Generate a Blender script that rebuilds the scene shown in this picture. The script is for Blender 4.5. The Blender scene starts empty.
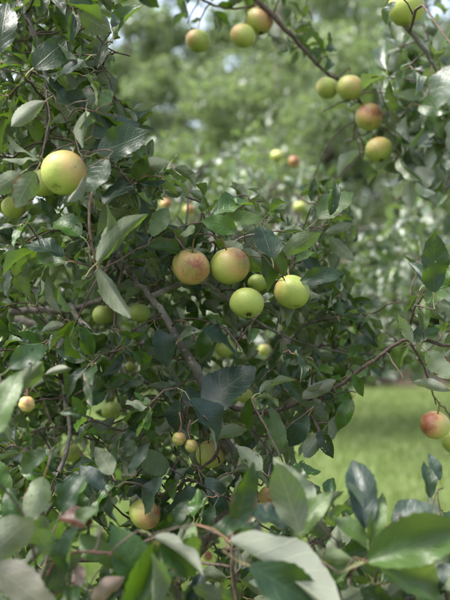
import bpy, bmesh, math, random
import numpy as np
from mathutils import Vector, Matrix

random.seed(11)
rng = np.random.default_rng(11)
SC = bpy.context.scene
COL = SC.collection
R = math.radians

# ------------------------------------------------------------------ camera
CAMZ = 1.55
F = 824.0                                   # focal length in photograph pixels (450 x 600)
cam = bpy.data.cameras.new('camera')
cam.sensor_fit = 'VERTICAL'; cam.sensor_height = 36.0; cam.sensor_width = 27.0
cam.lens = 36.0 * F / 600.0
cam.clip_start = 0.02; cam.clip_end = 1000
cam.dof.use_dof = True; cam.dof.focus_distance = 1.30; cam.dof.aperture_fstop = 3.5
camo = bpy.data.objects.new('camera', cam); COL.objects.link(camo)
camo.location = (0, 0, CAMZ); camo.rotation_euler = (R(90), 0, 0)
SC.camera = camo

# ------------------------------------------------------------------ light
SUN_EL, SUN_AZ = R(60), R(255)
world = bpy.data.worlds.new('World'); SC.world = world; world.use_nodes = True
wn = world.node_tree; wn.nodes.clear()
sky = wn.nodes.new('ShaderNodeTexSky'); sky.sky_type = 'NISHITA'; sky.sun_disc = False
sky.sun_elevation = SUN_EL; sky.sun_rotation = SUN_AZ
sky.air_density = 1.0; sky.dust_density = 5.0; sky.ozone_density = 1.0
hsv = wn.nodes.new('ShaderNodeHueSaturation'); hsv.inputs['Saturation'].default_value = 0.68
bg = wn.nodes.new('ShaderNodeBackground'); bg.inputs['Strength'].default_value = 0.11
wo = wn.nodes.new('ShaderNodeOutputWorld')
wn.links.new(sky.outputs[0], hsv.inputs['Color']); wn.links.new(hsv.outputs[0], bg.inputs[0])
wn.links.new(bg.outputs[0], wo.inputs[0])
sl = bpy.data.lights.new('sun', 'SUN'); sl.energy = 1.5; sl.angle = R(12); sl.color = (1, .975, .94)
so = bpy.data.objects.new('sun', sl); COL.objects.link(so)
sd = Vector((math.sin(SUN_AZ) * math.cos(SUN_EL), math.cos(SUN_AZ) * math.cos(SUN_EL), math.sin(SUN_EL)))
so.rotation_euler = sd.to_track_quat('Z', 'Y').to_euler(); so.location = (0, -3, 12)
SC.view_settings.view_transform = 'Standard'; SC.view_settings.look = 'None'
SC.view_settings.exposure = 2.35; SC.view_settings.gamma = 1.0
SC.cycles.use_denoising = True
SC.cycles.max_bounces = 8; SC.cycles.transparent_max_bounces = 8
SC.render.film_transparent = False

# ------------------------------------------------------------------ helpers
def P(px, py, d):
    return np.array(((px - 225.0) / F * d, d, CAMZ - (py - 300.0) / F * d))
def proj(p):
    return 225 + p[0] / p[1] * F, 300 - (p[2] - CAMZ) / p[1] * F
def unit(v):
    v = np.asarray(v, float); return v / (np.linalg.norm(v) + 1e-9)
def inpoly(x, y, poly):
    c = False; j = len(poly) - 1
    for i in range(len(poly)):
        xi, yi = poly[i]; xj, yj = poly[j]
        if (yi > y) != (yj > y) and x < (xj - xi) * (y - yi) / (yj - yi) + xi: c = not c
        j = i
    return c
def mesh_from(name, V, Fq, mat=None, attr=None, smooth=True, attrname='leafuv'):
    V = np.asarray(V, np.float32).reshape(-1, 3); Fq = np.asarray(Fq, np.int32)
    n, k = Fq.shape
    me = bpy.data.meshes.new(name)
    me.vertices.add(len(V)); me.vertices.foreach_set('co', V.ravel())
    me.loops.add(n * k); me.loops.foreach_set('vertex_index', Fq.ravel())
    me.polygons.add(n)
    me.polygons.foreach_set('loop_start', np.arange(n, dtype=np.int32) * k)
    me.polygons.foreach_set('loop_total', np.full(n, k, np.int32))
    me.update(calc_edges=True)
    if smooth: me.polygons.foreach_set('use_smooth', np.ones(n, bool))
    if attr is not None:
        a = me.attributes.new(attrname, 'FLOAT_VECTOR', 'POINT')
        a.data.foreach_set('vector', np.asarray(attr, np.float32).ravel())
    if mat: me.materials.append(mat)
    me.update()
    return me
def link(name, me, parent=None, loc=None):
    o = bpy.data.objects.new(name, me); COL.objects.link(o)
    if loc is not None: o.location = loc
    if parent is not None: o.parent = parent
    return o
def tag(o, label=None, cat=None, group=None, kind=None):
    if label: o['label'] = label
    if cat: o['category'] = cat
    if group: o['group'] = group
    if kind: o['kind'] = kind
    return o
def catmull(pts, sub=6):
    pts = [np.asarray(p, float) for p in pts]
    q = [2 * pts[0] - pts[1]] + pts + [2 * pts[-1] - pts[-2]]
    out = []
    for i in range(1, len(q) - 2):
        for s in range(sub):
            t = s / sub
            a, b, c, d = q[i - 1], q[i], q[i + 1], q[i + 2]
            out.append(.5 * (2 * b + (c - a) * t + (2 * a - 5 * b + 4 * c - d) * t * t + (3 * b - a - 3 * c + d) * t ** 3))
    out.append(pts[-1]); return np.array(out)
class Tubes:
    def __init__(s): s.V = []; s.Q = []; s.n = 0
    def add(s, pts, rad, sides=8, wob=0.0):
        pts = np.asarray(pts, float); m = len(pts)
        tan = np.gradient(pts, axis=0)
        tan /= (np.linalg.norm(tan, axis=1, keepdims=True) + 1e-9)
        up = np.array((0, 0, 1.)) if abs(tan[0][2]) < .9 else np.array((1., 0, 0))
        u = unit(np.cross(tan[0], up))
        ring = np.arange(sides) * 2 * math.pi / sides
        for i in range(m):
            u = unit(u - tan[i] * np.dot(u, tan[i])); w = np.cross(tan[i], u)
            r = rad[i] * (1 + wob * (rng.random(sides) - .5))
            s.V.append(pts[i] + (np.cos(ring) * r)[:, None] * u + (np.sin(ring) * r)[:, None] * w)
        for i in range(m - 1):
            for k in range(sides):
                a = s.n + i * sides + k; b = s.n + i * sides + (k + 1) % sides
                s.Q.append((a, b, b + sides, a + sides))
        # tip and base caps
        s.V.append(pts[-1][None, :] + tan[-1] * rad[-1] * .6); s.V.append(pts[0][None, :])
        t = s.n + m * sides
        for k in range(sides):
            a = s.n + (m - 1) * sides + k; b = s.n + (m - 1) * sides + (k + 1) % sides
            s.Q.append((a, b, t, t))
            s.Q.append((s.n + (k + 1) % sides, s.n + k, t + 1, t + 1))
        s.n += m * sides + 2
    def mesh(s, name, mat):
        V = np.concatenate(s.V); me = bpy.data.meshes.new(name)
        fs = [tuple(q[:3]) if q[2] == q[3] else q for q in s.Q]
        me.from_pydata(V.tolist(), [], fs); me.materials.append(mat)
        me.polygons.foreach_set('use_smooth', np.ones(len(fs), bool)); me.update()
        return me

# ------------------------------------------------------------------ materials
class NT:
    def __init__(s, name):
        s.m = bpy.data.materials.new(name); s.m.use_nodes = True; s.t = s.m.node_tree; s.t.nodes.clear()
        s.out = s.t.nodes.new('ShaderNodeOutputMaterial')
    def n(s, typ, **kw):
        nd = s.t.nodes.new(typ)
        for k, v in kw.items(): setattr(nd, k, v)
        return nd
    def l(s, a, b): s.t.links.new(a, b)
    def val(s, sock, v):
        if hasattr(v, 'is_linked') or isinstance(v, bpy.types.NodeSocket): s.l(v, sock)
        else: sock.default_value = v
    def math(s, op, a, b=0.0, c=None, clamp=False):
        nd = s.n('ShaderNodeMath', operation=op); nd.use_clamp = clamp
        s.val(nd.inputs[0], a); s.val(nd.inputs[1], b)
        if c is not None: s.val(nd.inputs[2], c)
        return nd.outputs[0]
    def sstep(s, v, lo, hi, a=0.0, b=1.0):
        nd = s.n('ShaderNodeMapRange', interpolation_type='SMOOTHSTEP')
        s.val(nd.inputs[0], v); s.val(nd.inputs[1], lo); s.val(nd.inputs[2], hi); s.val(nd.inputs[3], a); s.val(nd.inputs[4], b)
        return nd.outputs[0]
    def mix(s, f, a, b):
        nd = s.n('ShaderNodeMix', data_type='RGBA')
        s.val(nd.inputs[0], f)
        for sock, v in ((nd.inputs[6], a), (nd.inputs[7], b)):
            if isinstance(v, bpy.types.NodeSocket): s.l(v, sock)
            else: sock.default_value = (*v, 1)
        return nd.outputs[2]
    def ramp(s, f, stops):
        nd = s.n('ShaderNodeValToRGB'); s.val(nd.inputs[0], f); e = nd.color_ramp.elements
        while len(e) < len(stops): e.new(.5)
        for el, (p, c) in zip(e, stops): el.position = p; el.color = (*c, 1)
        return nd.outputs[0]
    def noise(s, vec, scale, detail=3, rough=.55):
        nd = s.n('ShaderNodeTexNoise'); nd.inputs['Scale'].default_value = scale
        nd.inputs['Detail'].default_value = detail; nd.inputs['Roughness'].default_value = rough
        if vec is not None: s.l(vec, nd.inputs['Vector'])
        return nd.outputs['Fac']
    def bump(s, h, strength, dist):
        nd = s.n('ShaderNodeBump'); nd.inputs['Strength'].default_value = strength
        nd.inputs['Distance'].default_value = dist; s.l(h, nd.inputs['Height']); return nd.outputs[0]
    def bsdf(s, col, rough, spec=.5, normal=None):
        nd = s.n('ShaderNodeBsdfPrincipled'); s.val(nd.inputs['Roughness'], rough)
        if isinstance(col, bpy.types.NodeSocket): s.l(col, nd.inputs['Base Color'])
        else: nd.inputs['Base Color'].default_value = (*col, 1)
        s.val(nd.inputs['Specular IOR Level'], spec)
        if normal is not None: s.l(normal, nd.inputs['Normal'])
        return nd
    def done(s, sh): s.l(sh, s.out.inputs[0]); return s.m

def leaf_material(name, tops, under, trans, tfac=.30, brown=.25, sheen=.40, holes=False):
    t = NT(name)
    at = t.n('ShaderNodeAttribute'); at.attribute_name = 'leafuv'
    sp = t.n('ShaderNodeSeparateXYZ'); t.l(at.outputs['Vector'], sp.inputs[0])
    T, Vv, r0 = sp.outputs
    oi = t.n('ShaderNodeObjectInfo')
    rnd = t.math('FRACT', t.math('ADD', r0, oi.outputs['Random']))
    rnd2 = t.math('FRACT', t.math('MULTIPLY', rnd, 7.31))
    av = t.math('ABSOLUTE', Vv)
    s = t.math('FRACT', t.math('MULTIPLY', t.math('SUBTRACT', T, t.math('MULTIPLY', t.math('POWER', av, 1.3), .21)), 7.0))
    lat = t.sstep(t.math('ABSOLUTE', t.math('SUBTRACT', s, .5)), .01, .09, 1.0, 0.0)
    mid = t.sstep(av, .012, .05, 1.0, 0.0)
    vein = t.math('MAXIMUM', mid, t.math('MULTIPLY', lat, .55))
    tc = t.n('ShaderNodeTexCoord')
    mott = t.noise(tc.outputs['Object'], 40, 3)
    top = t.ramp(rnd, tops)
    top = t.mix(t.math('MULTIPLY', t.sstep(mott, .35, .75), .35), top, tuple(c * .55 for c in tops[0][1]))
    top = t.mix(t.math('MULTIPLY', vein, .28), top, (.10, .15, .045))
    und = t.mix(rnd2, under, tuple(c * .68 for c in under))
    und = t.mix(t.sstep(rnd2, .80, .88), und, tuple(c * (1.6 if under[0] < .16 else 1.15) for c in under))
    und = t.mix(t.math('MULTIPLY', vein, .5), und, (.27, .30, .19))
    geo = t.n('ShaderNodeNewGeometry'); back = geo.outputs['Backfacing']
    col = t.mix(back, top, und)
    # blemishes: brown edge spots on some leaves
    sv = t.n('ShaderNodeVectorMath', operation='MULTIPLY_ADD'); t.l(at.outputs['Vector'], sv.inputs[0]); sv.inputs[1].default_value = (1, .5, 9)
    cb = t.n('ShaderNodeCombineXYZ'); t.l(t.math('MULTIPLY', rnd, 37.0), cb.inputs[0]); t.l(t.math('MULTIPLY', rnd2, 23.0), cb.inputs[1]); t.l(cb.outputs[0], sv.inputs[2])
    nz = t.noise(sv.outputs[0], 5.5, 2)
    edge = t.math('ADD', nz, t.math('MULTIPLY', t.sstep(av, .55, 1.0), .16))
    spot = t.math('MULTIPLY', t.sstep(edge, .66, .70), t.sstep(rnd2, 1 - brown, 1 - brown + .05))
    col = t.mix(spot, col, (.085, .052, .022))
    pet = t.math('LESS_THAN', T, -.5)
    col = t.mix(pet, col, t.mix(rnd2, (.16, .20, .08), (.20, .10, .06)))
    quilt = t.noise(at.outputs['Vector'], 7, 2)
    hb = t.math('ADD', t.math('ADD', t.math('MULTIPLY', vein, -.8), t.math('MULTIPLY', mott, .8)), t.math('MULTIPLY', quilt, 1.3))
    nrm = t.bump(hb, .36, .0014)
    rough = t.math('ADD', t.math('MULTIPLY', back, .34), t.math('ADD', t.math('MULTIPLY', mott, .22), .26))
    spec = t.math('SUBTRACT', sheen, t.math('MULTIPLY', back, sheen * .75))
    pb = t.bsdf(col, rough, spec, nrm)
    tr = t.n('ShaderNodeBsdfTranslucent')
    trc = t.mix(t.math('MULTIPLY', vein, .4), t.mix(rnd, tuple(c * .75 for c in trans), trans), tuple(c * .5 for c in trans))
    trc = t.mix(spot, trc, (.05, .025, .01))
    t.l(trc, tr.inputs[0])
    mx = t.n('ShaderNodeMixShader')
    t.l(t.math('MULTIPLY', t.math('SUBTRACT', 1.0, pet), tfac), mx.inputs[0])
    t.l(pb.outputs[0], mx.inputs[1]); t.l(tr.outputs[0], mx.inputs[2])
    if not holes: return t.done(mx.outputs[0])
    # holes chewed by insects, with a brown rim from the blemish mask
    hn = t.noise(sv.outputs[0], 4.6, 1)
    hole = t.math('MULTIPLY', t.math('GREATER_THAN', hn, .685), t.math('MULTIPLY', t.math('LESS_THAN', rnd2, .14), t.math('SUBTRACT', 1.0, pet)))
    tp = t.n('ShaderNodeBsdfTransparent'); m2 = t.n('ShaderNodeMixShader')
    t.l(hole, m2.inputs[0]); t.l(mx.outputs[0], m2.inputs[1]); t.l(tp.outputs[0], m2.inputs[2])
    return t.done(m2.outputs[0])

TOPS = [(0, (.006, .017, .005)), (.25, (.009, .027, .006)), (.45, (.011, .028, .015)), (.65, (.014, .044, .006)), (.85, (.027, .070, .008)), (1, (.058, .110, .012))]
M = {}
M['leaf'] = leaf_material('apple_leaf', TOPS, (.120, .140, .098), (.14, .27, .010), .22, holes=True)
M['leaf_red'] = leaf_material('reddened_leaf', [(0, (.045, .014, .009)), (.5, (.055, .018, .010)), (1, (.05, .028, .010))], (.065, .03, .02), (.20, .05, .015), .25, .0)
M['leaf_dry'] = leaf_material('withered_leaf', [(0, (.15, .10, .075)), (1, (.20, .14, .11))], (.27, .20, .17), (.18, .10, .06), .15)
M['leaf_blue'] = leaf_material('sky_sheen_leaf', [(0, (.012, .026, .020)), (1, (.024, .046, .030))], (.15, .19, .15), (.07, .14, .03), .15, .1, .38)  # bluish sky sheen of the upper faces put into the leaf colour
M['leaf_lime'] = leaf_material('lit_lime_leaf', [(0, (.04, .078, .018)), (1, (.062, .105, .026))], (.15, .19, .10), (.15, .23, .035), .27, .1)  # lighter copy of the leaf, sunlit and backlit glow put into its green
M['leaf_pale'] = leaf_material('felted_leaf', TOPS, (.165, .178, .140), (.14, .22, .05), .18, .0)
M['leaf_blush'] = leaf_material('pinkish_leaf', TOPS, (.185, .175, .15), (.2, .2, .08), .15, .0)
M['leaf_far'] = leaf_material('far_leaf', [(0, (.06, .09, .04)), (.5, (.08, .12, .05)), (1, (.115, .155, .07))], (.17, .20, .14), (.22, .31, .10), .46, .0, .9)  # paler than the near leaves: the veil of haze is put into the colour
M['leaf_mid'] = leaf_material('sunlit_apple_leaf', [(0, (.026, .05, .024)), (.4, (.05, .085, .045)), (.7, (.055, .11, .025)), (1, (.11, .16, .045))], (.30, .33, .285), (.17, .28, .04), .26, .1, 1.0)  # paler apple leaf, felted below; sunlight and silvery sky sheen put into its colour

def bark(name, a, b, c, scale=1.0):
    t = NT(name); tc = t.n('ShaderNodeTexCoord'); o = tc.outputs['Object']
    n1 = t.noise(o, 18 * scale, 5, .65); n2 = t.noise(o, 110 * scale, 3)
    col = t.mix(t.sstep(n1, .35, .68), a, b)
    col = t.mix(t.math('MULTIPLY', t.sstep(n2, .56, .68), .65), col, c)
    h = t.math('ADD', n1, t.math('MULTIPLY', n2, .5))
    return t.done(t.bsdf(col, .8, .3, t.bump(h, .7, .004)).outputs[0])
M['bark'] = bark('apple_bark', (.07, .061, .052), (.15, .134, .118), (.26, .24, .215))
M['bark_pale'] = bark('pale_bark', (.07, .061, .055), (.115, .10, .09), (.19, .17, .15))
M['twig'] = bark('twig_bark', (.040, .028, .022), (.080, .055, .042), (.15, .12, .10), 2)
M['twig_red'] = bark('young_twig_bark', (.13, .075, .065), (.20, .135, .12), (.28, .21, .19), 2)
M['twig_wine'] = bark('wine_twig_bark', (.05, .024, .019), (.085, .042, .034), (.13, .085, .07), 2)

def apple_material():
    t = NT('apple_skin'); tc = t.n('ShaderNodeTexCoord'); o = tc.outputs['Object']
    def prop(nm):
        a = t.n('ShaderNodeAttribute'); a.attribute_type = 'OBJECT'; a.attribute_name = nm; return a.outputs['Fac']
    blush, ripe = prop('blush'), prop('ripe')
    sp = t.n('ShaderNodeSeparateXYZ'); t.l(o, sp.inputs[0])
    x, y, z = sp.outputs
    n1 = t.noise(o, 2.2, 4, .6); n2 = t.noise(o, 9, 4, .65)
    # streaks running from stem to calyx
    mp = t.n('ShaderNodeMapping'); mp.inputs['Scale'].default_value = (14, 14, 2.2); t.l(o, mp.inputs[0])
    st = t.noise(mp.outputs[0], 1.0, 3, .6)
    base = t.mix(ripe, (.20, .265, .055), (.35, .37, .09))
    base = t.mix(t.math('MULTIPLY', t.sstep(n2, .35, .7), .30), base, (.33, .36, .10))
    base = t.mix(t.math('MULTIPLY', t.sstep(z, .0, -1.0), .25), base, (.15, .22, .025))
    f = t.math('ADD', t.math('ADD', t.math('MULTIPLY', x, 1.0), t.math('MULTIPLY', z, .34)),
               t.math('ADD', t.math('MULTIPLY', t.math('SUBTRACT', n1, .5), .55), t.math('MULTIPLY', t.math('SUBTRACT', st, .5), .75)))
    f = t.math('ADD', f, t.math('SUBTRACT', t.math('MULTIPLY', blush, 1.35), .92))
    col = t.mix(t.math('MULTIPLY', t.sstep(f, -.30, .85), .66), base, (.46, .20, .12))
    col = t.mix(t.math('MULTIPLY', t.sstep(f, .68, 1.20), .85), col, (.16, .025, .018))
    vo = t.n('ShaderNodeTexVoronoi'); vo.inputs['Scale'].default_value = 9.0; t.l(o, vo.inputs['Vector'])
    dots = t.sstep(vo.outputs['Distance'], .07, .13, 1.0, 0.0)
    green = t.sstep(t.noise(o, 1.4, 3, .5), .48, .66)
    col = t.mix(t.math('MULTIPLY', green, .40), col, (.20, .265, .06))
    col = t.mix(t.math('MULTIPLY', dots, .65), col, (.38, .38, .19))
    scab = t.sstep(t.noise(o, 4.6, 3), .69, .72)
    col = t.mix(t.math('MULTIPLY', scab, .75), col, (.11, .075, .035))
    russet = t.sstep(t.math('ADD', t.math('ADD', t.math('MULTIPLY', x, x), t.math('MULTIPLY', y, y)), t.math('MULTIPLY', n2, .1)), .03, .14, 1.0, 0.0)
    col = t.mix(t.math('MULTIPLY', russet, .55), col, (.20, .16, .06))
    b = t.bsdf(col, t.math('ADD', .36, t.math('MULTIPLY', n2, .18)), .42, t.bump(n2, .12, .02))
    b.inputs['Subsurface Weight'].default_value = .12
    b.inputs['Subsurface Radius'].default_value = (.6, .5, .15); b.inputs['Subsurface Scale'].default_value = .006
    return t.done(b.outputs[0])
M['apple'] = apple_material()
def plain(name, a, b, scale, rough=.7):
    t = NT(name); tc = t.n('ShaderNodeTexCoord')
    n = t.noise(tc.outputs['Object'], scale, 4)
    return t.done(t.bsdf(t.mix(t.sstep(n, .35, .65), a, b), rough, .3, t.bump(n, .4, .01)).outputs[0])
M['stem'] = plain('fruit_stem', (.10, .06, .03), (.20, .15, .07), 60)
M['stem_red'] = plain('red_fruit_stem', (.20, .08, .06), (.26, .13, .10), 60)
M['calyx'] = plain('dry_calyx', (.028, .020, .014), (.07, .05, .03), 40)
def ground_material():
    t = NT('lawn_turf'); tc = t.n('ShaderNodeTexCoord'); o = tc.outputs['Object']
    n1 = t.noise(o, .5, 4); n2 = t.noise(o, 26, 5, .7)
    c = t.mix(t.sstep(n1, .35, .65), (.125, .165, .062), (.16, .195, .08))
    c = t.mix(t.math('MULTIPLY', t.sstep(n2, .45, .7), .6), c, (.045, .07, .018))
    return t.done(t.bsdf(c, .9, .2, t.bump(n2, .6, .03)).outputs[0])
M['lawn'] = ground_material()
M['soil'] = plain('bare_earth', (.055, .04, .03), (.085, .062, .048), 3.0, .95)
def grass_material():
    t = NT('grass_blade')
    at = t.n('ShaderNodeAttribute'); at.attribute_name = 'leafuv'
    sp = t.n('ShaderNodeSeparateXYZ'); t.l(at.outputs['Vector'], sp.inputs[0])
    c = t.ramp(sp.outputs[2], [(0, (.105, .145, .048)), (.5, (.155, .195, .072)), (.85, (.20, .235, .095)), (1, (.24, .23, .11))])
    b = t.bsdf(c, .55, .35); tr = t.n('ShaderNodeBsdfTranslucent'); tr.inputs[0].default_value = (.2, .34, .04, 1)
    mx = t.n('ShaderNodeMixShader'); mx.inputs[0].default_value = .35
    t.l(b.outputs[0], mx.inputs[1]); t.l(tr.outputs[0], mx.inputs[2]); return t.done(mx.outputs[0])
M['grass'] = grass_material()

# ------------------------------------------------------------------ the setting
def ground_z(x, y): return 0.05 * np.sin(x * .35 + .6) * np.sin(y * .27) * np.clip((y - 3) / 6, 0, 1)
def make_ground():
    xs = np.concatenate([np.linspace(-300, -22, 8), np.linspace(-20, 20, 81), np.linspace(22, 300, 8)])
    ys = np.concatenate([np.linspace(-300, -12, 8), np.linspace(-10, 34, 89), np.linspace(38, 300, 8)])
    X, Y = np.meshgrid(xs, ys); Z = ground_z(X, Y)
    V = np.stack([X, Y, Z], -1).reshape(-1, 3); w = len(xs); q = []
    for j in range(len(ys) - 1):
        for i in range(w - 1): q.append((j * w + i, j * w + i + 1, (j + 1) * w + i + 1, (j + 1) * w + i))
    o = link('lawn', mesh_from('lawn', V, q, M['lawn'])); tag(o, 'mown green lawn under and beyond the apple trees', kind='structure')
    return o
make_ground()
def earth_bank():
    # low bank of bare reddish earth along the far edge of the lawn
    nx, ny = 60, 10; V = []; q = []
    for j in range(ny):
        for i in range(nx):
            x = 2.7 + 1.5 * i / (nx - 1); y = 15.2 + 2.6 * j / (ny - 1) + .35 * math.sin(x * 1.3)
            e = math.sin(math.pi * j / (ny - 1)) * min(1, i / 5, (nx - 1 - i) / 5)
            V.append((x, y, float(ground_z(x, y)) - .03 + e * (.22 + .08 * math.sin(x * 2.1) + .07 * random.random())))
    for j in range(ny - 1):
        for i in range(nx - 1): q.append((j * nx + i, j * nx + i + 1, (j + 1) * nx + i + 1, (j + 1) * nx + i))
    o = link('earth_bank', mesh_from('earth_bank', V, q, M['soil']))
    tag(o, 'small bank of bare reddish brown earth at the far edge of the lawn', kind='structure')
earth_bank()
def lawn_grass():
    n = 110000
    d = 2.3 * (17 / 2.3) ** rng.random(n)
    x = (rng.random(n) * 2 - 1) * (.9 + d * .42)
    h = (.035 + .05 * rng.random(n)) * (1 + .5 * (d < 6)); w = (.0018 + .0022 * rng.random(n)) * (1 + d * .22)
    a = rng.random(n) * 2 * math.pi; lean = .55 * h * rng.random(n); la = rng.random(n) * 2 * math.pi
    z = ground_z(x, d)
    c, s = np.cos(a) * w, np.sin(a) * w
    V = np.zeros((n, 4, 3)); V[:, 0] = np.stack([x - c, d - s, z - .004], -1); V[:, 1] = np.stack([x + c, d + s, z - .004], -1)
    mx, my = x + .35 * lean * np.cos(la), d + .35 * lean * np.sin(la)
    tx, ty = x + lean * np.cos(la), d + lean * np.sin(la)
    V[:, 2] = np.stack([tx + c * .15, ty + s * .15, z + h], -1); V[:, 3] = np.stack([tx - c * .15, ty - s * .15, z + h], -1)
    A = np.zeros((n, 4, 3)); A[:, :, 2] = (rng.random(n) ** 1.3)[:, None]
    o = link('lawn_grass', mesh_from('lawn_grass', V, np.arange(n * 4).reshape(n, 4), M['grass'], A, False))
    tag(o, 'short green grass blades covering the lawn', 'grass', kind='stuff')
lawn_grass()

# ------------------------------------------------------------------ leaves
def leaf_template(rings, cols, fold, curl, wave, twist, seed, serr=.045, plen=.28):
    """blade of unit length along +X, upper face +Z; origin at the foot of the petiole"""
    r = random.Random(seed); ph = r.random() * 6.28; asym = 1 + r.uniform(-.12, .12)
    V = []; A = []; Q = []
    # petiole: a three sided stalk
    ps = 3
    for i in range(ps):
        t = i / (ps - 1); x = plen * t; z = .05 * math.sin(t * math.pi) * (1 if seed % 2 else -1)
        for k in range(3):
            a = k * 2.094; V.append((x, .011 * math.cos(a), z + .011 * math.sin(a))); A.append((-1, 0, 0))
    for i in range(ps - 1):
        for k in range(3): Q.append((i * 3 + k, i * 3 + (k + 1) % 3, (i + 1) * 3 + (k + 1) % 3, (i + 1) * 3 + k))
    b0 = len(V); ang = 0; cx = plen; cz = 0; prev = 0
    pk = .50 ** .50 * .50 ** .75
    for i in range(rings + 1):
        t = i / rings
        tt = max(t, .012)
        w = math.sin(math.pi * tt ** .84) ** .74 * .285 * (1 - .22 * math.exp(-((t - .92) / .06) ** 2)) if t < .999 else .004
        w = max(w, .006)
        if i: 
            ds = 1 / rings; ang = curl * t; cx += math.cos(ang) * ds; cz -= math.sin(ang) * ds
        for j in range(cols):
            v = j / (cols - 1) * 2 - 1
            sc = 1.0
            if abs(v) > .99: sc = 1 + (serr if i % 2 else -serr * .5) * (1 if 0 < i < rings else 0)
            yy = v * w * sc * (asym if v > 0 else 1 / asym)
            zz = abs(v) ** 1.2 * w * fold * (1 - .35 * t) + wave * w * (math.sin(t * 8 + ph + (1.7 if v > 0 else 0)) + .4 * math.sin(t * 19 + ph * 2 + v)) * v * v
            tw = twist * t; yy, zz = yy * math.cos(tw) - zz * math.sin(tw), yy * math.sin(tw) + zz * math.cos(tw)
            V.append((cx + zz * math.sin(ang), yy, cz + zz * math.cos(ang))); A.append((t, v, 0))
    for i in range(rings):
        for j in range(cols - 1):
            a = b0 + i * cols + j; Q.append((a, a + cols, a + cols + 1, a + 1))
    return np.array(V), np.array(Q), np.array(A, float)
SPEC = [(.30, .50, .20, .15), (.55, .8, .24, -.2), (.22, -.35, .28, .3), (.8, .55, .2, .3), (.4, 1.2, .3, -.3), (.16, .35, .18, .1), (.5, -.5, .3, .2), (1.0, .45, .22, -.2)]
HI = [leaf_template(22, 5, f, c, w, tw, 10 + i) for i, (f, c, w, tw) in enumerate(SPEC)]
LO = [leaf_template(7, 3, f, c, w, tw, 10 + i, .0) for i, (f, c, w, tw) in enumerate(SPEC)]
HIMESH = [mesh_from('leaf', V, Q, M['leaf'], A) for V, Q, A in HI]
PL = .28
def leaf_mat(B, D, N, L, ws):
    X = unit(D); Z = np.asarray(N, float); Z = Z - X * np.dot(Z, X)
    if np.linalg.norm(Z) < 1e-4: Z = np.cross(X, (1, 0, .3))
    Z = unit(Z); Y = np.cross(Z, X)
    m = np.eye(4); m[:3, 0] = X * L; m[:3, 1] = Y * L * ws; m[:3, 2] = Z * L; m[:3, 3] = B
    return m
class Leaf:
    __slots__ = ('m', 'k', 'rnd', 'hero', 'mat', 'mid', 'L')
    def __init__(s, B, D, N, L, ws, k, hero=False, mat=None):
        s.m = leaf_mat(B, D, N, L, ws); s.k = k; s.rnd = random.random(); s.hero = hero; s.mat = mat; s.L = L
        s.mid = np.asarray(B) + unit(D) * L * (PL + .5)
def stuff_leaves(leaves, name, mat):
    Vs, Qs, As, off = [], [], [], 0
    for k in range(8):
        for near in (True, False):
            g = [l for l in leaves if l.k == k and (l.mid[1] < 2.0) == near]
            if not g: continue
            V, Q, A = (HI if near else LO)[k]
            m = np.array([l.m for l in g]); n = len(g)
            W = np.einsum('nij,vj->nvi', m[:, :3, :3], V) + m[:, None, :3, 3]
            AA = np.repeat(A[None], n, 0); AA[:, :, 2] = np.array([l.rnd for l in g])[:, None]
            Vs.append(W.reshape(-1, 3)); As.append(AA.reshape(-1, 3))
            Qs.append((Q[None] + (np.arange(n) * len(V))[:, None, None] + off).reshape(-1, 4)); off += n * len(V)
    return mesh_from(name, np.concatenate(Vs), np.concatenate(Qs), mat, np.concatenate(As))

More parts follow.
